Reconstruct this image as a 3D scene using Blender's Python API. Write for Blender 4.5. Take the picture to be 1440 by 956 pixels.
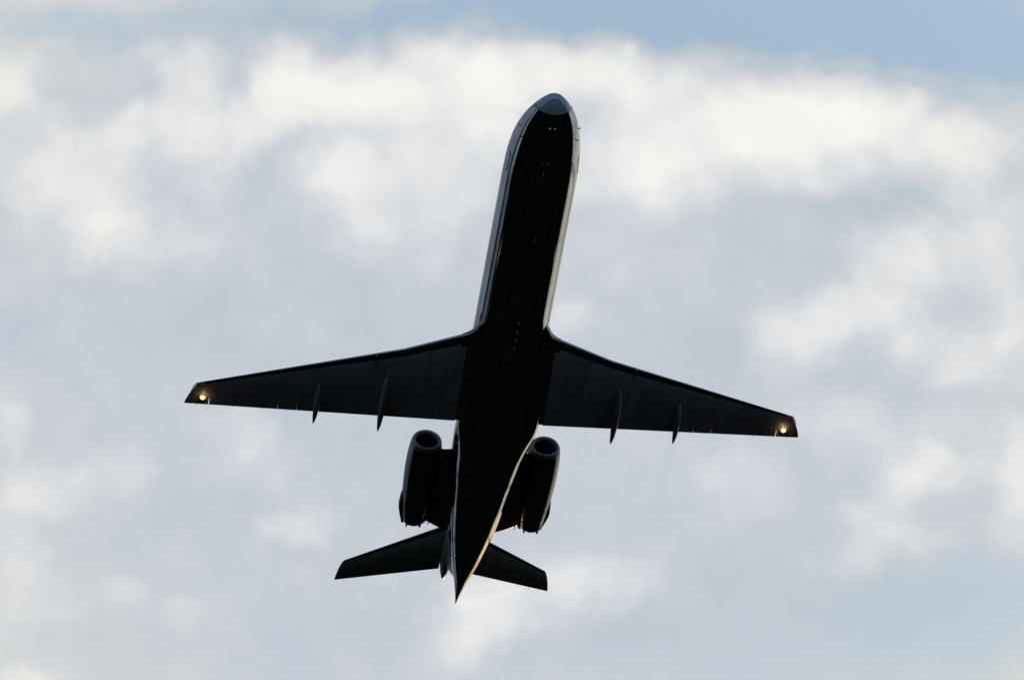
import bpy, bmesh, math
import numpy as np
from mathutils import Matrix, Vector

R = math.radians
S = bpy.context.scene
for o in list(bpy.data.objects):
    bpy.data.objects.remove(o, do_unlink=True)
COL = S.collection

# ------------------------------------------------------------------ camera
ELEV = R(33.0)                       # the photographer looks up at 33 degrees
CAM_POS = Vector((0.0, 0.0, 1.7))
cam_d = bpy.data.cameras.new('camera')
cam_d.sensor_width = 36.0
cam_d.lens = 358.48                  # long telephoto lens
cam_d.clip_start = 0.5
cam_d.clip_end = 60000.0
cam = bpy.data.objects.new('camera', cam_d)
COL.objects.link(cam)
cam.location = CAM_POS
cam.rotation_euler = (R(90) + ELEV, 0, 0)
S.camera = cam

# ------------------------------------------------------------------ light
SUN_EL, SUN_AZ = 10.0, 7.0           # azimuth clockwise from +Y
sun_dir = Vector((math.sin(R(SUN_AZ)) * math.cos(R(SUN_EL)),
                  math.cos(R(SUN_AZ)) * math.cos(R(SUN_EL)), math.sin(R(SUN_EL))))
EXPOSURE = 0.6
sd = bpy.data.lights.new('sun', 'SUN')
sd.energy = 2.0
sd.angle = R(0.5)
sd.color = (1.0, 0.70, 0.36)
so = bpy.data.objects.new('sun', sd)
COL.objects.link(so)
so.rotation_euler = sun_dir.to_track_quat('Z', 'Y').to_euler()
so.location = (300, 100, 400)

S.view_settings.view_transform = 'Standard'
S.view_settings.look = 'None'
S.view_settings.exposure = EXPOSURE
S.view_settings.gamma = 1.0
S.view_settings.use_curve_mapping = False

# ------------------------------------------------------------------ sky
W = bpy.data.worlds.new('World')
S.world = W
W.use_nodes = True
nt = W.node_tree
nt.nodes.clear()
SKY_STRENGTH = 0.15
CLOUD = 1.0 / SKY_STRENGTH / 2 ** EXPOSURE     # cloud radiance in the sky's own units


class NB:
    """small helper to write node maths"""
    def __init__(s, tree):
        s.t = tree

    def n(s, kind, **kw):
        nd = s.t.nodes.new(kind)
        for k, v in kw.items():
            setattr(nd, k, v)
        return nd

    def put(s, sock, v):
        if isinstance(v, bpy.types.NodeSocket):
            s.t.links.new(v, sock)
        elif v is not None:
            sock.default_value = v

    def m(s, op, a, b=None, c=None, clamp=False):
        nd = s.n('ShaderNodeMath', operation=op, use_clamp=clamp)
        for i, v in enumerate((a, b, c)):
            if v is not None:
                s.put(nd.inputs[i], v)
        return nd.outputs[0]

    def v(s, op, a, b=None, c=None):
        nd = s.n('ShaderNodeVectorMath', operation=op)
        for i, x in enumerate((a, b, c)):
            if x is not None:
                s.put(nd.inputs[i], x)
        return nd.outputs['Value'] if op in ('DOT_PRODUCT', 'LENGTH') else nd.outputs['Vector']

    def noise(s, vec, scale, detail, rough=0.5, dist=0.0, color=False):
        nd = s.n('ShaderNodeTexNoise')
        s.put(nd.inputs['Vector'], vec)
        nd.inputs['Scale'].default_value = scale
        nd.inputs['Detail'].default_value = detail
        nd.inputs['Roughness'].default_value = rough
        nd.inputs['Distortion'].default_value = dist
        return nd.outputs['Color'] if color else nd.outputs['Fac']

    def ramp(s, fac, stops, interp='LINEAR'):
        nd = s.n('ShaderNodeValToRGB')
        r = nd.color_ramp
        r.interpolation = interp
        while len(r.elements) < len(stops):
            r.elements.new(0.5)
        for e, (p, c) in zip(r.elements, stops):
            e.position = p
            e.color = (*c, 1.0) if len(c) == 3 else c
        s.put(nd.inputs[0], fac)
        return nd.outputs[0]

    def mix(s, fac, a, b, blend='MIX'):
        nd = s.n('ShaderNodeMix', data_type='RGBA', blend_type=blend)
        s.put(nd.inputs[0], fac)
        s.put(nd.inputs[6], a)
        s.put(nd.inputs[7], b)
        return nd.outputs[2]

    def step(s, x, a, b):
        nd = s.n('ShaderNodeMapRange', interpolation_type='SMOOTHSTEP', clamp=True)
        s.put(nd.inputs[0], x)
        nd.inputs[1].default_value = a
        nd.inputs[2].default_value = b
        return nd.outputs[0]


def lin(r, g, b):
    f = lambda c: (c / 255 / 12.92) if c / 255 <= 0.04045 else ((c / 255 + 0.055) / 1.055) ** 2.4
    return (f(r), f(g), f(b))


b = NB(nt)
D = b.n('ShaderNodeTexCoord').outputs['Generated']          # view direction in the world
nish = b.n('ShaderNodeTexSky', sky_type='NISHITA')
nish.sun_disc = False
nish.sun_elevation = R(SUN_EL)
nish.sun_rotation = R(SUN_AZ)
nish.altitude = 100
nish.air_density = 1.0
nish.dust_density = 0.6
nish.ozone_density = 3.0

# sky patch coordinates: hundredths of the tangent plane around the bearing of the cloud bank
ce, se = math.cos(ELEV), math.sin(ELEV)
dc = b.m('MAXIMUM', b.v('DOT_PRODUCT', D, (0, ce, se)), 0.08)
K = 143.39
U = b.m('MULTIPLY_ADD', b.m('DIVIDE', b.v('DOT_PRODUCT', D, (1, 0, 0)), dc), K, 7.2)
V = b.m('MULTIPLY_ADD', b.m('DIVIDE', b.v('DOT_PRODUCT', D, (0, se, -ce)), dc), K, 4.78)
cmb = b.n('ShaderNodeCombineXYZ')
b.put(cmb.inputs[0], U)
b.put(cmb.inputs[1], V)
P0 = cmb.outputs[0]
w1 = b.v('SUBTRACT', b.noise(P0, 0.9, 3.0, 0.45, color=True), (0.5, 0.5, 0.5))
w2 = b.v('SUBTRACT', b.noise(P0, 3.0, 2.0, 0.45, color=True), (0.5, 0.5, 0.5))
PW = b.v('MULTIPLY_ADD', w1, (1.0, 0.85, 0.0), P0)
PW = b.v('MULTIPLY_ADD', w2, (0.28, 0.28, 0.0), PW)

# every cloud puff / clear gap of the bank: bearing, size, thickness of cloud
PUFFS = [
 # clear gaps
 (1250,25,330,85,-.62),(1440,75,170,55,-.35),(760,0,230,58,-.52),(1010,15,170,60,-.32),(110,40,200,38,-.24),(300,42,110,26,-.16),
 (425,22,90,40,-.26),(560,30,100,34,-.24),(1240,298,70,32,-.16),(207,122,22,28,-.16),(100,135,50,24,-.08),(350,220,45,26,-.08),
 (230,270,50,30,-.03),(250,255,55,35,.10),(335,165,60,36,.12),(70,185,70,45,.12),(95,240,60,40,.10),(300,330,60,40,.05),(690,230,60,60,.10),(30,450,70,60,-.12),(1385,570,60,30,-.10),(1250,870,260,85,-.17),(1000,500,70,90,-.08),(1410,860,150,90,-.10),
 (860,890,130,55,-.08),(400,910,150,50,-.05),(230,470,120,60,-.05),(1130,350,60,40,-.06),(300,620,90,40,-.04),(420,470,180,90,-.05),
 (0,310,30,40,-.10),(1420,230,40,40,-.10),
 (385,225,45,40,-.10),(600,235,50,28,-.12),(1075,285,60,30,-.12),(1175,280,50,28,-.14),(1010,130,40,30,-.12),(700,60,30,20,-.1),(545,70,18,30,-.2),(340,100,20,30,-.14),(170,145,40,40,-.12),(845,160,30,40,-.12),(1330,150,40,26,-.18),
 # upper bank
 (625,100,80,55,.46),(470,122,85,52,.52),(400,120,60,45,.30),(750,100,90,50,.42),(860,108,80,46,.34),(960,100,110,40,.26),
 (540,155,80,40,.26),(210,185,65,42,.44),(265,108,48,36,.24),(320,190,60,40,.34),(15,120,42,40,.30),(205,58,22,24,.14),
 (130,215,60,40,.16),(120,300,85,55,.28),(185,340,70,45,.26),(50,260,50,40,.12),(470,245,60,45,.34),(560,270,110,60,.30),
 (630,200,100,50,.24),(690,150,60,55,.30),
 (1100,165,95,52,.46),(1200,150,85,46,.46),(1000,175,100,60,.34),(900,195,90,65,.34),(870,240,80,50,.28),(1290,182,80,44,.38),
 (1375,212,58,36,.34),(1130,232,120,50,.24),(950,262,120,46,.18),(1345,250,50,40,.16),
 # right side
 (1200,435,75,40,.42),(1130,462,60,40,.24),(1085,482,40,40,.24),(1262,362,60,40,.20),(1350,370,75,50,.22),(1292,462,28,40,.18),
 (1425,430,40,60,.30),(1360,500,70,42,.24),(1180,582,70,36,.18),(1330,612,100,45,.20),(1430,650,42,55,.46),(1310,662,62,38,.36),
 (1250,732,55,38,.25),(1200,785,60,26,.16),(1295,765,60,28,.14),(1060,682,75,36,.14),(1000,742,60,26,.10),(860,350,60,46,.12),
 (1410,310,60,30,.16),(1440,745,40,40,.20),
 # lower left
 (65,682,55,38,.36),(170,650,55,38,.14),(20,782,42,60,.20),(400,735,46,27,.26),(370,640,55,36,.22),(330,598,50,30,.20),
 (165,830,36,20,.14),(250,862,42,24,.15),(30,945,52,20,.32),(8,600,30,30,.24),(60,850,40,30,.10),
 # lower middle
 (840,815,68,36,.36),(760,842,90,44,.32),(655,882,58,42,.42),(700,835,60,48,.24),(790,445,40,32,.16),(560,340,90,40,.12),
 (940,640,100,46,.10),
]
acc = b.m('MULTIPLY_ADD', b.m('SUBTRACT', 4.78, V), 0.006, 0.47)
for (x, y, rx, ry, a) in PUFFS:
    if a > 0 and y > 320:
        a *= 0.86
    grow = 1.10 if a > 0 else 1.02
    rx, ry = rx * grow / 100, ry * grow / 100
    q = b.v('MULTIPLY_ADD', PW, (1 / rx, 1 / ry, 0), (-x / 100 / rx, -y / 100 / ry, 0))
    r2 = b.v('DOT_PRODUCT', q, q)
    if a > 0:                                        # heaped cloud: full body, crisp edge
        r2 = b.m('POWER', r2, 1.6)
    g = b.m('POWER', 0.36788, r2)
    acc = b.m('MULTIPLY_ADD', g, a, acc)
# rounded lumps at two sizes plus fine wisps
PL = b.v('MULTIPLY_ADD', w1, (0.45, 0.40, 0.0), P0)
PL = b.v('MULTIPLY_ADD', w2, (0.16, 0.16, 0.0), PL)


def lumps(scale, off):
    vo = b.n('ShaderNodeTexVoronoi', feature='SMOOTH_F1', voronoi_dimensions='2D')
    b.put(vo.inputs['Vector'], b.v('ADD', PL, off))
    vo.inputs['Scale'].default_value = scale
    vo.inputs['Smoothness'].default_value = 0.65
    return b.m('SUBTRACT', 0.42, vo.outputs['Distance'])


nA = b.m('SUBTRACT', b.noise(PL, 1.2, 6.0, 0.56), 0.5)
nD = b.m('SUBTRACT', b.noise(PL, 4.0, 4.0, 0.55), 0.5)
acc = b.m('MULTIPLY_ADD', nA, 0.24, acc)
tex = b.m('MULTIPLY_ADD', lumps(0.95, (0, 0, 0)), 0.30, b.m('MULTIPLY', lumps(2.2, (3.3, 1.7, 0)), 0.15))
tex = b.m('MULTIPLY_ADD', nD, 0.17, tex)
body = b.step(acc, 0.30, 0.85)                       # texture lives in the cloud, not in clear air
acc = b.m('ADD', acc, b.m('MULTIPLY', tex, b.m('MULTIPLY_ADD', body, 0.90, 0.22)))

# the rest of the sky: broken cloud, clearing behind the photographer
sep = b.n('ShaderNodeSeparateXYZ')
b.put(sep.inputs[0], D)
dx, dy, dz = sep.outputs
gen = b.m('MULTIPLY_ADD', b.m('SUBTRACT', b.noise(D, 4.0, 5.0, 0.55), 0.5), 1.6, 0.30)
gen = b.m('ADD', gen, b.m('MULTIPLY_ADD', dy, 0.55, -0.15))
du = b.m('MULTIPLY', b.m('SUBTRACT', U, 7.2), 1 / 13.0)
dv = b.m('MULTIPLY', b.m('SUBTRACT', V, 4.78), 1 / 10.0)
near = b.m('POWER', 0.36788, b.m('POWER', b.m('ADD', b.m('MULTIPLY', du, du), b.m('MULTIPLY', dv, dv)), 2.0))
mixn = b.n('ShaderNodeMix', data_type='FLOAT')
b.put(mixn.inputs[0], near)
b.put(mixn.inputs[2], gen)
b.put(mixn.inputs[3], acc)
# thick cloud saturates slowly
cov = mixn.outputs[0]
over = b.m('MAXIMUM', b.m('SUBTRACT', cov, 0.55), 0.0)
cov = b.m('ADD', b.m('MINIMUM', cov, 0.55), b.m('MULTIPLY', 0.45, b.m('SUBTRACT', 1.0, b.m('POWER', 0.36788, b.m('MULTIPLY', over, 1.75)))))
cov = b.m('MINIMUM', b.m('MAXIMUM', cov, 0.0), 1.0)

ccol = b.ramp(cov, [(0.0, lin(161, 183, 206)), (0.10, lin(170, 187, 203)), (0.22, lin(182, 195, 203)), (0.34, lin(188, 198, 206)), (0.47, lin(198, 204, 213)), (0.60, lin(209, 213, 220)),
                    (0.74, lin(226, 228, 229)), (0.90, lin(247, 246, 242)), (1.0, lin(255, 252, 246))])
cl = b.v('SCALE', ccol)
cl.node.inputs['Scale'].default_value = CLOUD
# clouds glow warm round the low sun, dulled on the unseen left for reflections
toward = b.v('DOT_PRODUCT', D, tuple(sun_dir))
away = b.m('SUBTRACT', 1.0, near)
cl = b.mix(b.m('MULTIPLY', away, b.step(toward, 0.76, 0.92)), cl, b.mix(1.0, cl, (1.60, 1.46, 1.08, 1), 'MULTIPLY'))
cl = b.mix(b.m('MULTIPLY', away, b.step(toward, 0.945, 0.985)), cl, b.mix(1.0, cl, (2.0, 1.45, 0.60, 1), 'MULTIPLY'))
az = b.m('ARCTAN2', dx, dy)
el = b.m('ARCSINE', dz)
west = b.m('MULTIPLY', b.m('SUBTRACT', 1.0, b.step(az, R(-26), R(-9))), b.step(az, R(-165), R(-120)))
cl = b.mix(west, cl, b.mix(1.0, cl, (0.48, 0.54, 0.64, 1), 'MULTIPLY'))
alpha = b.ramp(cov, [(0.0, (0, 0, 0)), (0.22, (.60, .60, .60)), (0.45, (1, 1, 1))])
alpha = b.m('MAXIMUM', alpha, b.m('MULTIPLY', near, 0.97))
sky = b.mix(alpha, nish.outputs[0], cl)
# unseen dark cloud bank low on the left, added for its fuselage reflection
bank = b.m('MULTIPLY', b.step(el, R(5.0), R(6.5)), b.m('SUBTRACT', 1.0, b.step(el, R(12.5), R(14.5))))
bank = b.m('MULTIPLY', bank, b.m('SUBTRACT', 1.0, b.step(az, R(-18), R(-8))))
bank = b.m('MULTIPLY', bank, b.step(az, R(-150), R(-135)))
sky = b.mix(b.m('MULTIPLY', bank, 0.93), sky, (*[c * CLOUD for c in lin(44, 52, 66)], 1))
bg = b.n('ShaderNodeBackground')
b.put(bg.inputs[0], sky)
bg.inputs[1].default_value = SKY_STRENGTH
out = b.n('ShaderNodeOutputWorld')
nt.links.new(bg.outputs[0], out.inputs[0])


# ------------------------------------------------------------------ materials
def material(name):
    m = bpy.data.materials.new(name)
    m.use_nodes = True
    t = m.node_tree
    p = t.nodes['Principled BSDF']
    return m, NB(t), p


def simple(name, col, rough=0.5, metal=0.0, spec=0.5, var=0.12, scale=2.0, coat=0.0, bump=0.0):
    m, k, p = material(name)
    tc = k.n('ShaderNodeTexCoord').outputs['Object']
    n = k.noise(tc, scale, 6.0, 0.6)
    c = k.ramp(n, [(0.25, tuple(x * (1 - var) for x in col)), (0.75, tuple(x * (1 + var) for x in col))])
    k.put(p.inputs['Base Color'], c)
    k.put(p.inputs['Roughness'], k.m('MULTIPLY_ADD', k.noise(tc, scale * 3, 4.0), 0.15, rough - 0.075))
    p.inputs['Metallic'].default_value = metal
    p.inputs['Specular IOR Level'].default_value = spec
    p.inputs['Coat Weight'].default_value = coat
    if bump:
        bn = k.n('ShaderNodeBump')
        bn.inputs['Strength'].default_value = bump
        bn.inputs['Distance'].default_value = 0.02
        k.put(bn.inputs['Height'], k.noise(tc, scale * 0.7, 2.0))
        k.put(p.inputs['Normal'], bn.outputs[0])
    return m


def skin(name, col, rough, metal, bw, bh, axes='XY', var=0.10, wavy=0.15, line=0.55, spec=0.5, rv=0.12):
    """riveted aircraft skin: panels of slightly different tone with thin seams"""
    m, k, p = material(name)
    tc = k.n('ShaderNodeTexCoord').outputs['Object']
    sp = k.n('ShaderNodeSeparateXYZ')
    k.put(sp.inputs[0], tc)
    cb = k.n('ShaderNodeCombineXYZ')
    if axes == 'RING':               # along the body and round it
        k.put(cb.inputs[0], sp.outputs[0])
        k.put(cb.inputs[1], k.m('ARCTAN2', sp.outputs[1], k.m('ADD', sp.outputs[2], 0.3)))
    else:
        k.put(cb.inputs[0], sp.outputs[0])
        k.put(cb.inputs[1], sp.outputs[1])
    br = k.n('ShaderNodeTexBrick')
    k.put(br.inputs['Vector'], cb.outputs[0])
    br.inputs['Color1'].default_value = (*[x * (1 - var) for x in col], 1)
    br.inputs['Color2'].default_value = (*[x * (1 + var) for x in col], 1)
    br.inputs['Mortar'].default_value = (*[x * line for x in col], 1)
    br.inputs['Scale'].default_value = 1.0
    br.inputs['Mortar Size'].default_value = 0.018
    br.inputs['Brick Width'].default_value = bw
    br.inputs['Row Height'].default_value = bh
    streak = k.noise(k.v('MULTIPLY', tc, (0.35, 2.0, 2.0)), 1.5, 6.0, 0.6)
    c = k.mix(1.0, br.outputs[0], k.ramp(streak, [(0.3, (.8, .8, .8)), (0.7, (1.1, 1.1, 1.1))]), 'MULTIPLY')
    k.put(p.inputs['Base Color'], c)
    k.put(p.inputs['Roughness'], k.m('MULTIPLY_ADD', streak, rv, rough - rv / 2))
    p.inputs['Metallic'].default_value = metal
    p.inputs['Specular IOR Level'].default_value = spec
    bn = k.n('ShaderNodeBump')
    if metal == 1.0:                 # polished sheet: short reflection tails
        gl = k.n('ShaderNodeBsdfAnisotropic', distribution='BECKMANN')
        k.put(gl.inputs['Color'], c)
        k.put(gl.inputs['Roughness'], k.m('MULTIPLY_ADD', streak, rv, rough - rv / 2))
        k.put(gl.inputs['Normal'], bn.outputs[0])
        k.t.links.new(gl.outputs[0], k.t.nodes['Material Output'].inputs['Surface'])
    bn.inputs['Strength'].default_value = wavy
    bn.inputs['Distance'].default_value = 0.02
    k.put(bn.inputs['Height'], k.noise(k.v('MULTIPLY', tc, (0.5, 1.0, 1.0)), 1.2, 1.0))
    k.put(p.inputs['Normal'], bn.outputs[0])
    return m


def lamp_mat(name, col, strength):
    m, k, p = material(name)
    p.inputs['Base Color'].default_value = (*col, 1)
    p.inputs['Emission Color'].default_value = (*col, 1)
    p.inputs['Emission Strength'].default_value = strength
    return m


def lens_mat(name, col, strength, alpha):
    m = lamp_mat(name, col, strength)
    p = m.node_tree.nodes['Principled BSDF']
    p.inputs['Alpha'].default_value = alpha
    p.inputs['Roughness'].default_value = 0.1
    return m


M = {}
M['metal'] = skin('polished aluminium skin', (.38, .39, .40), 0.14, 1.0, 2.6, 0.42, 'RING', var=.07, wavy=.04, rv=.04)
M['radome'] = simple('blue grey radome paint', (.22, .255, .30), 0.25, 0, .5, .06, coat=1.0)
M['wing'] = skin('grey wing paint', (.21, .20, .27), 0.42, 0.0, 3.2, 0.9, 'XY', var=.10, wavy=.05, spec=.35, line=.66)
M['lead'] = simple('leading edge metal', (.20, .22, .27), 0.30, 1.0, .5, .08)
M['tail'] = skin('grey tail paint', (.21, .22, .22), 0.42, 0.0, 1.7, 0.6, 'XY', var=.09, wavy=.05, spec=.35, line=.66)
M['nacelle'] = skin('nacelle skin', (.19, .19, .20), 0.30, 1.0, 1.6, 0.5, 'XY', var=.06, wavy=.05, rv=.06)
M['lip'] = simple('inlet lip metal', (.15, .145, .14), 0.42, 0.35, .5, .06)
M['fillet'] = simple('dull fillet metal', (.17, .175, .185), 0.18, 1.0, .5, .06)
M['dark'] = simple('dark engine metal', (.03, .03, .032), 0.5, 0.6)
M['black'] = simple('black rubber and paint', (.012, .012, .013), 0.5)
M['fairing'] = simple('flap track fairing paint', (.15, .15, .165), 0.55, 0, .3)
M['steel'] = simple('bare steel', (.35, .34, .33), 0.35, 1.0)
M['blade'] = simple('fan blade titanium', (.10, .10, .11), 0.35, 1.0)
M['green'] = lens_mat('green navigation lens', (.20, .55, .42), 0.10, .45)
M['red'] = lens_mat('red navigation lens', (.80, .10, .10), 0.12, .5)
M['clear'] = lens_mat('clear strobe lens', (.60, .66, .66), 0.0, .35)
M['landing'] = lamp_mat('landing lamp filament glow', (1.0, .80, .40), 9.0)
M['dish'] = lamp_mat('landing lamp reflector with painted glow', (1.0, .55, .12), 0.16)  # lamp glow on the dish put in as its own emission
M['pin'] = lamp_mat('small lamp', (1.0, .95, .85), 0.15)
M['mast'] = simple('dull mast metal', (.10, .10, .10), 0.45, .6)


# ------------------------------------------------------------------ geometry helpers
OS, OZ = 17.0, -2.1                  # origin of the aircraft: under the wing box


def P(s, y, z):
    """station behind the nose, port, up  ->  aircraft axes"""
    return Vector((OS - s, y, z - OZ))


def tagged(o, **kw):
    for k_, v_ in kw.items():
        o[k_] = v_
    return o


def build(name, verts, faces, mat, parent=None, smooth=40, label=None):
    me = bpy.data.meshes.new(name)
    me.from_pydata([tuple(v) for v in verts], [], faces)
    bm = bmesh.new()
    bm.from_mesh(me)
    bmesh.ops.remove_doubles(bm, verts=bm.verts, dist=1e-5)
    bmesh.ops.recalc_face_normals(bm, faces=bm.faces)
    bm.to_mesh(me)
    bm.free()
    me.materials.append(mat)
    if smooth:
        for p in me.polygons:
            p.use_smooth = True
        me.set_sharp_from_angle(angle=R(smooth))
    o = bpy.data.objects.new(name, me)
    COL.objects.link(o)
    if parent:
        o.parent = parent
    if label:
        o['label'] = label
    return o


class Mesh:
    def __init__(s):
        s.v, s.f = [], []

    def loft(s, rings, cap0=True, cap1=True, closed=True):
        i0 = len(s.v)
        n = len(rings[0])
        for r in rings:
            s.v += list(r)
        for a in range(len(rings) - 1):
            for k in range(n if closed else n - 1):
                q = (k + 1) % n
                s.f.append((i0 + a * n + k, i0 + a * n + q, i0 + (a + 1) * n + q, i0 + (a + 1) * n + k))
        if cap0:
            s.f.append(tuple(i0 + k for k in range(n)))
        if cap1:
            s.f.append(tuple(i0 + (len(rings) - 1) * n + k for k in range(n)))
        return s

    def tube(s, pts, radii, n=10):
        rings = []
        for i, p in enumerate(pts):
            a = pts[max(i - 1, 0)]
            c = pts[min(i + 1, len(pts) - 1)]
            d = (c - a).normalized()
            u = d.orthogonal().normalized()
            w = d.cross(u)
            r = radii[i] if isinstance(radii, (list, tuple)) else radii
            rings.append([p + (u * math.cos(t) + w * math.sin(t)) * r for t in [2 * math.pi * k / n for k in range(n)]])
        return s.loft(rings)

    def box(s, c, half, rot=None):
        i0 = len(s.v)
        for x in (-1, 1):
            for y in (-1, 1):
                for z in (-1, 1):
                    q = Vector((x * half[0], y * half[1], z * half[2]))
                    if rot:
                        q = rot @ q
                    s.v.append(c + q)
        for f in ((0, 1, 3, 2), (4, 6, 7, 5), (0, 4, 5, 1), (2, 3, 7, 6), (0, 2, 6, 4), (1, 5, 7, 3)):
            s.f.append(tuple(i0 + k for k in f))
        return s

    def done(s, name, mat, parent, smooth=40, label=None):
        return build(name, s.v, s.f, mat, parent, smooth, label)


def interp(tab, x):
    """monotone cubic through a table of rows (x, a, b, ...)"""
    tab = np.array(tab, float)
    X = tab[:, 0]
    x = min(max(x, X[0]), X[-1])
    i = int(min(max(np.searchsorted(X, x) - 1, 0), len(X) - 2))
    h = X[i + 1] - X[i]
    t = (x - X[i]) / h
    Y = tab[:, 1:]

    def slope(k):
        if k == 0:
            return (Y[1] - Y[0]) / (X[1] - X[0])
        if k == len(X) - 1:
            return (Y[-1] - Y[-2]) / (X[-1] - X[-2])
        d0 = (Y[k] - Y[k - 1]) / (X[k] - X[k - 1])
        d1 = (Y[k + 1] - Y[k]) / (X[k + 1] - X[k])
        with np.errstate(divide='ignore', invalid='ignore'):
            r = np.where(d0 * d1 > 0, 2 * d0 * d1 / (d0 + d1), 0.0)
        return np.nan_to_num(r)
    m0, m1 = slope(i), slope(i + 1)
    return ((2 * t ** 3 - 3 * t ** 2 + 1) * Y[i] + (t ** 3 - 2 * t ** 2 + t) * h * m0 +
            (-2 * t ** 3 + 3 * t ** 2) * Y[i + 1] + (t ** 3 - t ** 2) * h * m1)


# ------------------------------------------------------------------ ground (never in frame, lights the belly)
gm, k, p = material('dark moorland ground')
tc = k.n('ShaderNodeTexCoord').outputs['Object']
g1 = k.noise(tc, 0.004, 8.0, 0.6)
g2 = k.noise(tc, 0.25, 6.0, 0.6)
gc = k.ramp(g1, [(0.3, (.0035, .0045, .0042)), (0.55, (.006, .007, .006)), (0.75, (.009, .009, .008))])
gc = k.mix(0.5, gc, k.ramp(g2, [(0.3, (.003, .004, .0035)), (0.7, (.008, .009, .0075))]))
k.put(p.inputs['Base Color'], gc)
p.inputs['Roughness'].default_value = 0.95
p.inputs['Specular IOR Level'].default_value = 0.0
gv, gf = [], []
NR, NS = 14, 64
for i in range(NR):
    r = 0.0 if i == 0 else 20 * (30000 / 20) ** ((i - 1) / (NR - 2))
    for j in range(NS):
        a = 2 * math.pi * j / NS
        z = 0.0 if r < 300 else 0.6 * math.sin(3 * a + r) * min(1, (r - 300) / 3000)
        gv.append((r * math.cos(a), r * math.sin(a), z))
for i in range(NR - 1):
    for j in range(NS):
        q = (j + 1) % NS
        gf.append((i * NS + j, i * NS + q, (i + 1) * NS + q, (i + 1) * NS + j))
ground = build('ground', gv, gf, gm, None, 60)
tagged(ground, kind='structure', label='dark open ground under the climbing aircraft', category='ground')

# ------------------------------------------------------------------ the airliner
jet = bpy.data.objects.new('jet_airliner', None)
COL.objects.link(jet)
tagged(jet, label='twin engined T-tail jet airliner climbing overhead with lit wingtip landing lights', category='airliner')
rv = Vector((0.663762614998733, 0.48992521643948833, -1.3827375053449076))
Rm = Matrix.Rotation(rv.length, 3, rv.normalized())                 # aircraft axes -> (right, down, forward) of the viewer
Cw = Matrix(((1, 0, 0), (0, se, ce), (0, -ce, se)))                 # viewer -> world
Rw = Cw @ Rm
t_nose = CAM_POS + Cw @ Vector((1.883582, -11.167110, 448.0029))
jet.matrix_world = Matrix.Translation(t_nose - Rw @ P(0, 0, 0)) @ Rw.to_4x4()

# --- fuselage
FUS = [  # station, half width, bottom, top
 (0.02, .02, -.57, -.53), (0.07, .20, -.72, -.41), (0.17, .36, -.85, -.30), (0.32, .52, -.99, -.19), (0.6, .74, -1.17, -.01), (1.0, .96, -1.35, .22), (1.5, 1.17, -1.52, .52),
 (2.0, 1.32, -1.65, .80), (3.0, 1.52, -1.82, 1.22), (4.0, 1.62, -1.91, 1.33), (5.0, 1.66, -1.95, 1.36), (6.0, 1.665, -1.96, 1.36),
 (12.0, 1.665, -1.96, 1.36), (21.0, 1.665, -1.96, 1.36), (22.0, 1.64, -1.93, 1.36), (23.0, 1.57, -1.84, 1.35), (24.0, 1.48, -1.70, 1.33),
 (25.0, 1.37, -1.52, 1.30), (26.0, 1.24, -1.30, 1.25), (27.0, 1.09, -1.08, 1.18), (28.0, .92, -.84, 1.08), (29.0, .72, -.58, .96),
 (30.0, .50, -.29, .82), (31.0, .27, .05, .67), (31.9, .10, .33, .57), (32.3, .04, .43, .53), (32.5, .012, .475, .505)]


def fus_pt(s, th, off=0.0):
    """th = 0 at the keel, +90 deg port"""
    w, zb, zt = interp(FUS, s)
    zc, h = (zb + zt) / 2, (zt - zb) / 2
    return P(s, (w + off) * math.sin(th), zc - (h + off) * math.cos(th))


def fus_rings(s0, s1, n, seg=72, slant=0.0, off=0.0):
    out_ = []
    for i in range(n + 1):
        s = s0 + (s1 - s0) * i / n
        out_.append([fus_pt(s + slant * math.cos(2 * math.pi * k_ / seg), 2 * math.pi * k_ / seg, off) for k_ in range(seg)])
    return out_


RAD = 0.66
rings = []
for i in range(31):
    f = (i / 30) ** 2
    rings.append(fus_rings(0.02 + (RAD - 0.02) * f, RAD, 0 + 1, slant=0.0)[0])
radome_rings = rings
fus_stations = [RAD + 0.012] + [RAD + (3.5 - RAD) * (i / 24) for i in range(1, 25)] + [3.5 + .5 * i for i in range(1, 36)] + \
               [21 + .25 * i for i in range(1, 41)] + [31.2, 31.4, 31.6, 31.8, 32.0, 32.15, 32.3, 32.42, 32.5]
fr = [[fus_pt(s, 2 * math.pi * k_ / 72) for k_ in range(72)] for s in fus_stations]
fuselage = Mesh().loft(fr).done('fuselage', M['metal'], jet, 60)
radome = Mesh().loft(radome_rings).done('radome', M['radome'], fuselage, 60)

# door on the starboard side of the nose: seam and panel following the skin
def skin_patch(s0, s1, t0, t1, off, n=8, rnd=0.25):
    pts = []
    for i in range(n * 4):
        q = 2 * math.pi * i / (n * 4)
        cx, sy = math.cos(q), math.sin(q)
        ex = math.copysign(abs(cx) ** rnd, cx)
        ey = math.copysign(abs(sy) ** rnd, sy)
        pts.append((ex, ey))
    m = Mesh()
    rings_ = []
    for f in (1.0, .75, .5, .25, .02):
        rings_.append([fus_pt((s0 + s1) / 2 + ex * f * (s1 - s0) / 2, (t0 + t1) / 2 + ey * f * (t1 - t0) / 2, off) for ex, ey in pts])
    base = [fus_pt((s0 + s1) / 2 + ex * (s1 - s0) / 2, (t0 + t1) / 2 + ey * (t1 - t0) / 2, -0.02) for ex, ey in pts]
    m.loft([base] + rings_)
    return m


for sg in (-1, 1):
    d0 = skin_patch(3.44, 4.56, sg * R(72), sg * R(112), 0.004).done('door_seal', M['black'], fuselage, 60)
    skin_patch(3.50, 4.50, sg * R(74), sg * R(110), 0.009).done('cabin_door', M['metal'], fuselage, 60)

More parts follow.
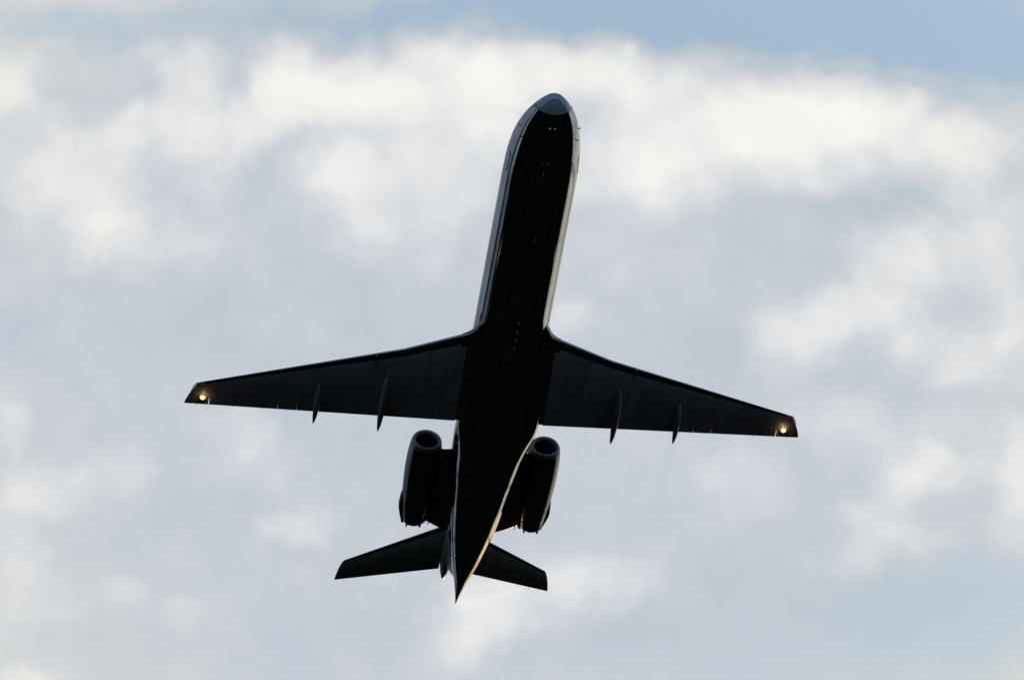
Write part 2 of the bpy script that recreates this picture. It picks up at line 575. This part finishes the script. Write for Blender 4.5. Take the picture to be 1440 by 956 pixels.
# probes and blade antennas
for sg in (-1, 1):
    for (s, th) in ((1.95, R(84)), (2.25, R(63))):
        a = fus_pt(s, sg * th, -0.01)
        c = fus_pt(s, sg * th, 0.07)
        d = fus_pt(s - 0.10, sg * th, 0.09)
        Mesh().tube([a, c, d], [.026, .022, .012]).done('air_probe', M['black'], fuselage)


def blade(s, y, h, c, name='blade_antenna', mat='mast'):
    w, zb, zt = interp(FUS, s)
    m = Mesh()
    rg = []
    for f, ch, sh in ((-0.02, 1, 0), (h, .55, .45)):
        ring = []
        for t in range(12):
            q = 2 * math.pi * t / 12
            ring.append(P(s + sh * c + ch * c / 2 * math.cos(q), y + 0.018 * math.sin(q), zb - f))
        rg.append(ring)
    return m.loft(rg).done(name, M[mat], fuselage)


for (s, y) in ((3.5, -.15), (7.3, 0.0)):
    blade(s, y, .22, .30)
for (s, y) in ((2.95, -.26), (2.95, .02)):
    blade(s, y, .12, .16)
for s in (12.42, 12.97, 13.49, 13.97):
    Mesh().tube([P(s, 0, -1.93), P(s + .03, 0, -2.10), P(s + .10, 0, -2.13)], [.04, .03, .03]).done('drain_mast', M['mast'], fuselage)
for y in (-.13, .09):
    w, zb, zt = interp(FUS, 1.28)
    Mesh().tube([P(1.28, y, zb + .03), P(1.26, y, zb - .015), P(1.255, y, zb - .03)], [.02, .02, .01]).done('taxi_lamp', M['pin'], fuselage)

# --- belly fairing between the wings
BEL = [  # station, half width, bottom, top
 (11.4, .70, -1.86, -1.55), (12.6, .95, -1.955, -1.40), (13.6, 1.15, -2.02, -1.25), (14.4, 1.36, -2.06, -1.1), (15.2, 1.60, -2.095, -.88), (16.2, 1.82, -2.12, -.72), (17.4, 1.90, -2.13, -.66), (18.4, 1.90, -2.13, -.66),
 (19.5, 1.84, -2.12, -.66), (20.6, 1.72, -2.08, -.66), (21.6, 1.58, -2.03, -.66), (22.4, 1.48, -1.95, -.64), (23.2, 1.38, -1.84, -.60), (26.0, 1.08, -1.28, -.35)]
def sstep(x, a, c):
    t = min(max((x - a) / (c - a), 0), 1)
    return t * t * (3 - 2 * t)


rg = []
for i in range(81):
    s = 12.2 + 13.8 * i / 80
    w, zb, zt = interp(BEL, s)
    zc, h = (zb + zt) / 2, (zt - zb) / 2
    bl = sstep(s, 14.0, 17.8) * (1 - sstep(s, 19.2, 22.6))
    off = -0.012 + 0.16 * sstep(s, 12.0, 17.5) * (1 - sstep(s, 19.0, 25.0))
    ring = []
    for t in range(56):
        q = 2 * math.pi * t / 56
        box = P(s, w * math.copysign(abs(math.sin(q)) ** .82, math.sin(q)), zc - h * math.copysign(abs(math.cos(q)) ** .82, math.cos(q)))
        th = q if q <= math.pi else q - 2 * math.pi
        hug = fus_pt(s, th, off) if abs(th) <= R(72) else fus_pt(s, math.copysign(R(72) * (1 - (abs(th) - R(72)) / R(108)), th), -.25)
        ring.append(hug.lerp(box, bl))
    rg.append(ring)
Mesh().loft(rg).done('belly_fairing', M['metal'], jet, 60)


# --- lifting surfaces
def naca(x, tc):
    return 5 * tc * (0.2969 * math.sqrt(max(x, 0)) - 0.1260 * x - 0.3516 * x * x + 0.2843 * x ** 3 - 0.1020 * x ** 4)


def section(le, te, y, tc, a, b_, n=14, camber=0.012, vert=False):
    """closed airfoil slice between chord fractions a and b_; le, te = (s, z)"""
    c = te[0] - le[0]
    xs = [a + (b_ - a) * (1 - math.cos(math.pi * i / n)) / 2 if a == 0 else a + (b_ - a) * i / n for i in range(n + 1)]
    up, lo = [], []
    for x in xs:
        t = naca(x, tc) * c
        zc = camber * c * 4 * x * (1 - x)
        s = le[0] + c * x
        z = le[1] + (te[1] - le[1]) * x + zc
        if vert:
            up.append(P(s, t, y))
            lo.append(P(s, -t, y))
        else:
            up.append(P(s, y, z + t))
            lo.append(P(s, y, z - t))
    if a == 0:
        lo = lo[1:]
    return up + lo[::-1]


WL = [  # y, LE station, LE z
 (0.0, 13.10, -1.12), (1.95, 14.05, -1.07), (4.70, 15.39, -.92), (13.6, 18.94, -.10)]
WT = [(0.0, 18.87, -1.72), (1.8, 18.90, -1.69), (14.04, 20.24, -.10)]


def lint(tab, x):
    for r0, r1 in zip(tab[:-1], tab[1:]):
        if x <= r1[0] or r1 is tab[-1]:
            t = (x - r0[0]) / (r1[0] - r0[0])
            return [r0[i] + (r1[i] - r0[i]) * t for i in range(1, len(r0))]


def wing_tc(y):
    return 0.125 - 0.03 * min(y / 14, 1)


def wing_piece(ys, a, b_, sg, n=14, dz=0.0):
    rings_ = [section(lint(WL, y), lint(WT, y), sg * y, wing_tc(y), a, b_, n) for y in ys]
    if dz:
        rings_ = [[v + Vector((0, 0, dz)) for v in r] for r in rings_]
    return Mesh().loft(rings_)


def span(y0, y1, n):
    return [y0 + (y1 - y0) * i / n for i in range(n + 1)]


def wing_low(y, s):
    """z of the lower skin"""
    le, te = lint(WL, y), lint(WT, y)
    c = te[0] - le[0]
    x = min(max((s - le[0]) / c, 0), 1)
    return le[1] + (te[1] - le[1]) * x + .012 * c * 4 * x * (1 - x) - naca(x, wing_tc(y)) * c


for sg, side in ((-1, 'green'), (1, 'red')):
    ys_in = sorted(set(span(2.0, 4.7, 8) + span(4.7, 13.28, 18)))
    wing = wing_piece(ys_in, .082, .735, sg, 16).done('wing', M['wing'], jet, 35)
    wing_piece([y for y in ys_in if y >= 2.05] if ys_in[0] > 2.05 else [2.05] + [y for y in ys_in if y > 2.05], 0, .080, sg, 10).done('leading_edge', M['lead'], wing, 60)
    wing_piece([1.0, 1.4, 1.999], .06, .99, sg, 16).done('wing_root', M['metal'], wing, 35)
    # fillet that sweeps the root into the fuselage side
    rings_ = []
    for y, s in ((1.40, 13.15), (1.55, 13.38), (1.64, 13.54), (1.70, 13.66), (1.77, 13.78), (1.86, 13.90), (1.96, 13.99), (2.06, 14.07), (2.16, 14.13), (2.22, 14.16)):
        te = lint(WT, y)
        le0 = lint(WL, y)
        rings_.append(section((s, le0[1] + .0), (s + 1.5, le0[1] - .14), sg * y, 0.31, 0, .52, 14, 0.0))
    Mesh().loft(rings_).done('root_fillet', M['fillet'], wing, 60)
    # flaps, aileron with tab, tip
    wing_piece(span(2.0, 5.30, 6), .742, 1, sg, 8).done('flap', M['wing'], wing, 35)
    wing_piece(span(5.33, 9.05, 6), .742, 1, sg, 8).done('flap', M['wing'], wing, 35)
    wing_piece(span(9.058, 9.896, 2), .742, 1, sg, 8).done('aileron_tab', M['wing'], wing, 35)
    wing_piece(span(9.905, 12.95, 6), .742, 1, sg, 8).done('aileron', M['wing'], wing, 35)
    rings_ = []
    for y, f in ((12.99, 0), (13.28, 0), (13.6, 0), (13.70, .17), (13.80, .36), (13.88, .52), (13.95, .68), (14.01, .84), (14.04, .93)):
        le = lint(WL, min(y, 13.6))
        te = lint(WT, y)
        if y < 13.2:
            continue
        s = le[0] + (20.20 - 18.94) * f if f else le[0]
        z = le[1] + (te[1] - le[1]) * f
        tcw = wing_tc(y) * (1 - .35 * f)
        rings_.append(section((s, z), (te[0], te[1]), sg * y, tcw, 0, 1, 14))
    tip = Mesh().loft(rings_).done('wing_tip', M['wing'], wing, 35)
    wing_piece([12.985, 13.279], .742, 1, sg, 8).done('tip_trailing_edge', M['wing'], wing, 35)
    # lens of the navigation light on the slanted tip edge
    pts, rad = [], []
    for i in range(7):
        f = i / 6
        pts.append(P(18.97 + .50 * f, sg * (13.615 + .20 * f), -.10 + .0 * f))
        rad.append(.022 + .042 * math.sin(math.pi * (0.15 + .7 * f)))
    Mesh().tube(pts[:5], rad[:5]).done('navigation_light', M[side], wing, 60)
    Mesh().tube(pts[4:], rad[4:]).done('strobe_light', M['clear'], wing, 60)
    # landing light: reflector dish, glowing lamp in it
    yl, sl = 13.28, 19.72
    zl = wing_low(13.28, sl)
    dish, prof = Mesh(), ((.02, .03), (.10, .025), (.145, -.005), (.165, -.05), (.15, -.055), (.135, -.02))
    c0 = P(sl, sg * yl, zl)
    aim = Vector((0.62, 0, -0.78)).normalized()
    u = Vector((0, 1, 0))
    w_ = aim.cross(u)
    rr = []
    for rad_, h in ((.125, -.03), (.13, .02), (.125, .05), (.11, .045), (.085, .025), (.04, .012)):
        rr.append([c0 + aim * h + (u * math.cos(t) + w_ * math.sin(t)) * rad_ for t in [2 * math.pi * i / 24 for i in range(24)]])
    ll = Mesh().loft(rr).done('landing_light', M['dish'], wing, 60)
    rr = []
    for rad_, h in ((.02, .028), (.048, .040), (.045, .058), (.03, .070), (.01, .075)):
        rr.append([c0 + aim * h + (u * math.cos(t) + w_ * math.sin(t)) * rad_ for t in [2 * math.pi * i / 20 for i in range(20)]])
    # (thing > part > sub-part: the lamp is a second part of the wing)
    Mesh().loft(rr).done('landing_lamp_bulb', M['landing'], wing, 60)
    pl = bpy.data.lights.new('landing_glow', 'POINT')
    pl.energy = 1.3
    pl.color = (1.0, .70, .25)
    pl.shadow_soft_size = .05
    po = bpy.data.objects.new('landing_glow', pl)
    COL.objects.link(po)
    po.parent = wing
    po.location = c0 + aim * .22
    # flap track fairings
    for (yf, s0, s1, hw, dep) in ((5.32, 16.94, 20.24, .165, .40), (8.22, 17.98, 20.36, .135, .34)):
        rg = []
        for i in range(25):
            f = i / 24
            s = s0 + (s1 - s0) * f
            r = math.sin(math.pi * min(1, max(0.0, f)) ** .80) ** .62 if 0 < f < 1 else 0.0
            r = max(r, .03)
            zt = wing_low(yf, min(s, 19.6)) + (0.02 if s < 19.5 else 0.0)
            tail = max(0, (s - 19.3))
            zc = zt - dep * .40 * r - .02 * tail
            rg.append([P(s, sg * yf + hw * r * math.sin(t), zc - dep * .55 * r * math.cos(t)) for t in [2 * math.pi * q / 20 for q in range(20)]])
        Mesh().loft(rg).done('flap_track_fairing', M['fairing'], wing, 60)
    # vortilon and static wicks
    ysf = 5.9
    le = lint(WL, ysf)
    Mesh().loft([[P(le[0] - .10, sg * ysf + d_, le[1] - .03) for d_ in (-.012, .012)] + [P(le[0] + .5, sg * ysf + d_, le[1] - .22) for d_ in (.012, -.012)],
                 [P(le[0] - .03, sg * ysf + d_, le[1] - .20) for d_ in (-.012, .012)] + [P(le[0] + .5, sg * ysf + d_, le[1] - .30) for d_ in (.012, -.012)]]).done('leading_edge_fence', M['lead'], wing, 30)
    for yw in (9.5, 10.6, 11.9, 13.5):
        te = lint(WT, yw)
        Mesh().tube([P(te[0] - .05, sg * yw, te[1]), P(te[0] + .13, sg * yw, te[1] - .01)], [.008, .005], 6).done('static_wick', M['black'], wing)

# --- engines
ENG = [(0.00, .60), (0.02, .635), (.07, .67), (.18, .70), (.5, .745), (1.0, .775), (1.6, .78), (2.3, .765), (3.1, .72), (3.9, .66), (4.5, .59), (4.85, .53), (5.05, .48)]
SE0, YE, ZE = 22.05, 2.714, .34
for sg in (-1, 1):
    def ring(ds, r, n=56, fl=0.0):
        return [P(SE0 + ds, sg * YE + r * math.sin(2 * math.pi * q / n), ZE - r * math.cos(2 * math.pi * q / n)) for q in range(n)]
    m = Mesh()
    m.loft([ring(.24, .54)] + [ring(.24, float(interp(ENG, .24)[0]))] + [ring(d_, float(interp(ENG, d_)[0])) for d_ in
            (.4, .6, .8, 1.0, 1.3, 1.6, 2.0, 2.3, 2.7, 3.1, 3.5, 3.9, 4.2, 4.5, 4.7, 4.85, 5.05)] + [ring(5.04, .44), ring(4.2, .50), ring(4.0, .1)], cap0=False)
    nac = m.done('engine_nacelle', M['nacelle'], jet, 45)
    Mesh().loft([ring(.238, .515)] + [ring(.12, .505), ring(.05, .520), ring(.015, .555), ring(0, .605), ring(.012, .63), ring(.05, .66), ring(.12, .685), ring(.238, float(interp(ENG, .238)[0]) - .001)], cap0=False, cap1=False).done('inlet_lip', M['lip'], nac, 60)
    Mesh().loft([ring(.236, .514), ring(.6, .55), ring(1.05, .565), ring(1.06, .05)], cap0=False).done('inlet_duct', M['dark'], nac, 45)
    # fan disc with blades and spinner
    fan = Mesh()
    for q in range(22):
        a = 2 * math.pi * q / 22
        rg = []
        for r, tw in ((.14, .5), (.35, .9), (.555, 1.15)):
            dirv = Vector((0, math.sin(a), -math.cos(a)))
            tan = Vector((0, math.cos(a), math.sin(a)))
            ctr = P(SE0 + .95, sg * YE, ZE) + dirv * r
            ch = tan * math.sin(tw) * .07 + Vector((1, 0, 0)) * math.cos(tw) * .07
            th = Vector((1, 0, 0)) * .006
            rg.append([ctr - ch - th, ctr + ch - th, ctr + ch + th, ctr - ch + th])
        fan.loft(rg)
    fan.done('fan', M['blade'], nac, 30)
    Mesh().loft([ring(.60, .01, 24), ring(.66, .06, 24), ring(.76, .11, 24), ring(.92, .15, 24), ring(1.04, .15, 24)]).done('spinner', M['dark'], nac, 60)
    # thrust reverser: side beams and hinge lugs
    for out in (1, -1):
        rg = []
        for ds, h, wd in ((3.35, .10, .02), (3.7, .17, .07), (4.15, .20, .13), (4.35, .20, .13), (4.7, .16, .10), (5.1, .10, .07), (5.28, .05, .03)):
            r0 = float(interp(ENG, min(ds, 5.05))[0]) - .06
            y0 = sg * YE + sg * out * r0
            y1 = sg * YE + sg * out * (r0 + .06 + wd)
            rg.append([P(SE0 + ds, y0, ZE - h), P(SE0 + ds, y1, ZE - h * .7), P(SE0 + ds, y1, ZE + h * .7), P(SE0 + ds, y0, ZE + h)])
        Mesh().loft(rg).done('reverser_beam', M['dark'], nac, 30)
    for th in (R(-38), R(38), R(142), R(-142)):
        rg = []
        for ds, r, hw in ((4.55, .575, .03), (4.85, .54, .035), (5.05, .50, .035), (5.20, .485, .012)):
            ctr = P(SE0 + ds, sg * YE, ZE) + Vector((0, math.sin(th), -math.cos(th))) * r
            tan = Vector((0, math.cos(th), math.sin(th)))
            rad = Vector((0, math.sin(th), -math.cos(th)))
            rg.append([ctr - tan * hw - rad * .05, ctr + tan * hw - rad * .05, ctr + tan * hw + rad * .035, ctr - tan * hw + rad * .035])
        Mesh().loft(rg).done('reverser_hinge', M['dark'], nac, 30)
    # pylon
    rg = []
    for y, s0, s1, th in ((1.05, 22.45, 27.75, .42), (1.45, 22.55, 27.55, .40), (1.75, 22.60, 27.38, .36), (2.05, 22.60, 27.2, .34), (2.35, 22.60, 26.9, .34)):
        ring_ = []
        for q in range(28):
            a = 2 * math.pi * q / 28
            x = .5 - .5 * math.cos(a)
            ring_.append(P(s0 + (s1 - s0) * x, sg * y, ZE + .0 + th / 2 * math.copysign(abs(math.sin(a)) ** .7, math.sin(a)) * (1.0 - .55 * x * x)))
        rg.append(ring_)
    py = Mesh().loft(rg).done('engine_pylon', M['nacelle'], jet, 50)
    for dy in (0, .14):
        Mesh().tube([P(26.9, sg * (1.98 + dy), ZE - .10), P(27.34 - dy, sg * (2.0 + dy), ZE - .10)], [.03, .018], 6).done('drain_pipe', M['dark'], py)

# --- fin, rudder, tailplane
fin_l = [(1.0, 26.6), (1.6, 27.6), (4.85, 31.6)]
fin_t = [(1.0, 31.6), (4.85, 34.25)]


def fin_piece(zs, a, b_):
    rg_ = []
    for z in zs:
        l_, t_ = lint(fin_l, z)[0], lint(fin_t, z)[0]
        rg_.append(section((l_, 0), (t_, 0), z, .105, a, b_, 14, 0, vert=True))
    return Mesh().loft(rg_)


fin = fin_piece(span(.9, 4.8, 10), 0, .70).done('fin', M['tail'], jet, 40)
fin_piece(span(1.05, 4.72, 6), .71, 1).done('rudder', M['tail'], fin, 40)
rg = []
for s, r in ((30.9, .02), (31.1, .15), (31.5, .25), (32.2, .32), (33.2, .34), (34.0, .31), (34.6, .22), (35.0, .10), (35.14, .02)):
    rg.append([P(s, r * .85 * math.sin(2 * math.pi * q / 24), 4.80 - r * 1.15 * math.cos(2 * math.pi * q / 24)) for q in range(24)])
Mesh().loft(rg).done('bullet_fairing', M['tail'], fin, 60)
SL = [(0.0, 31.50, 4.83), (4.76, 34.32, 4.83)]
ST = [(0.0, 34.44, 4.83), (5.02, 35.59, 4.83)]


def stab_piece(ys, a, b_, sg, n=12):
    return Mesh().loft([section(lint(SL, y), lint(ST, y), sg * y, .10, a, b_, n, -.004) for y in ys])


for sg in (-1, 1):
    ys = span(.12, 4.72, 12)
    st = stab_piece(ys, .092, .68, sg).done('tailplane', M['tail'], jet, 40)
    stab_piece(ys, 0, .090, sg).done('tailplane_leading_edge', M['lead'], st, 60)
    stab_piece(span(.26, 4.722, 8), .69, 1, sg).done('elevator', M['tail'], st, 40)
    rg = []
    for y, f in ((4.725, 0), (4.78, .06), (4.84, .18), (4.90, .36), (4.95, .55), (4.99, .75), (5.02, .93)):
        le, te = lint(SL, min(y, 4.76)), lint(ST, y)
        rg.append(section((le[0] + (te[0] - le[0]) * f, 4.83), (te[0], 4.83), sg * y, .10 * (1 - .4 * f), 0, 1, 12, -.004))
    Mesh().loft(rg).done('tailplane_tip', M['tail'], st, 40)
    for yw in (3.6, 4.1, 4.6):
        te = lint(ST, yw)
        Mesh().tube([P(te[0] - .05, sg * yw, te[1]), P(te[0] + .12, sg * yw, te[1])], [.008, .005], 6).done('static_wick', M['black'], st)

# tail cone: split air brake petals stand slightly proud of the cone
for sg in (-1, 1):
    m = Mesh()
    rg = []
    for i in range(21):
        s = 28.6 + 3.1 * i / 20
        e = 0.007 if 0 < i < 20 else -0.01
        rg.append([fus_pt(s, sg * R(a), e) for a in range(38, 153, 6)] + [fus_pt(s, sg * R(a), -.03) for a in range(152, 37, -6)])
    m.loft(rg).done('air_brake', M['metal'], fuselage, 60)
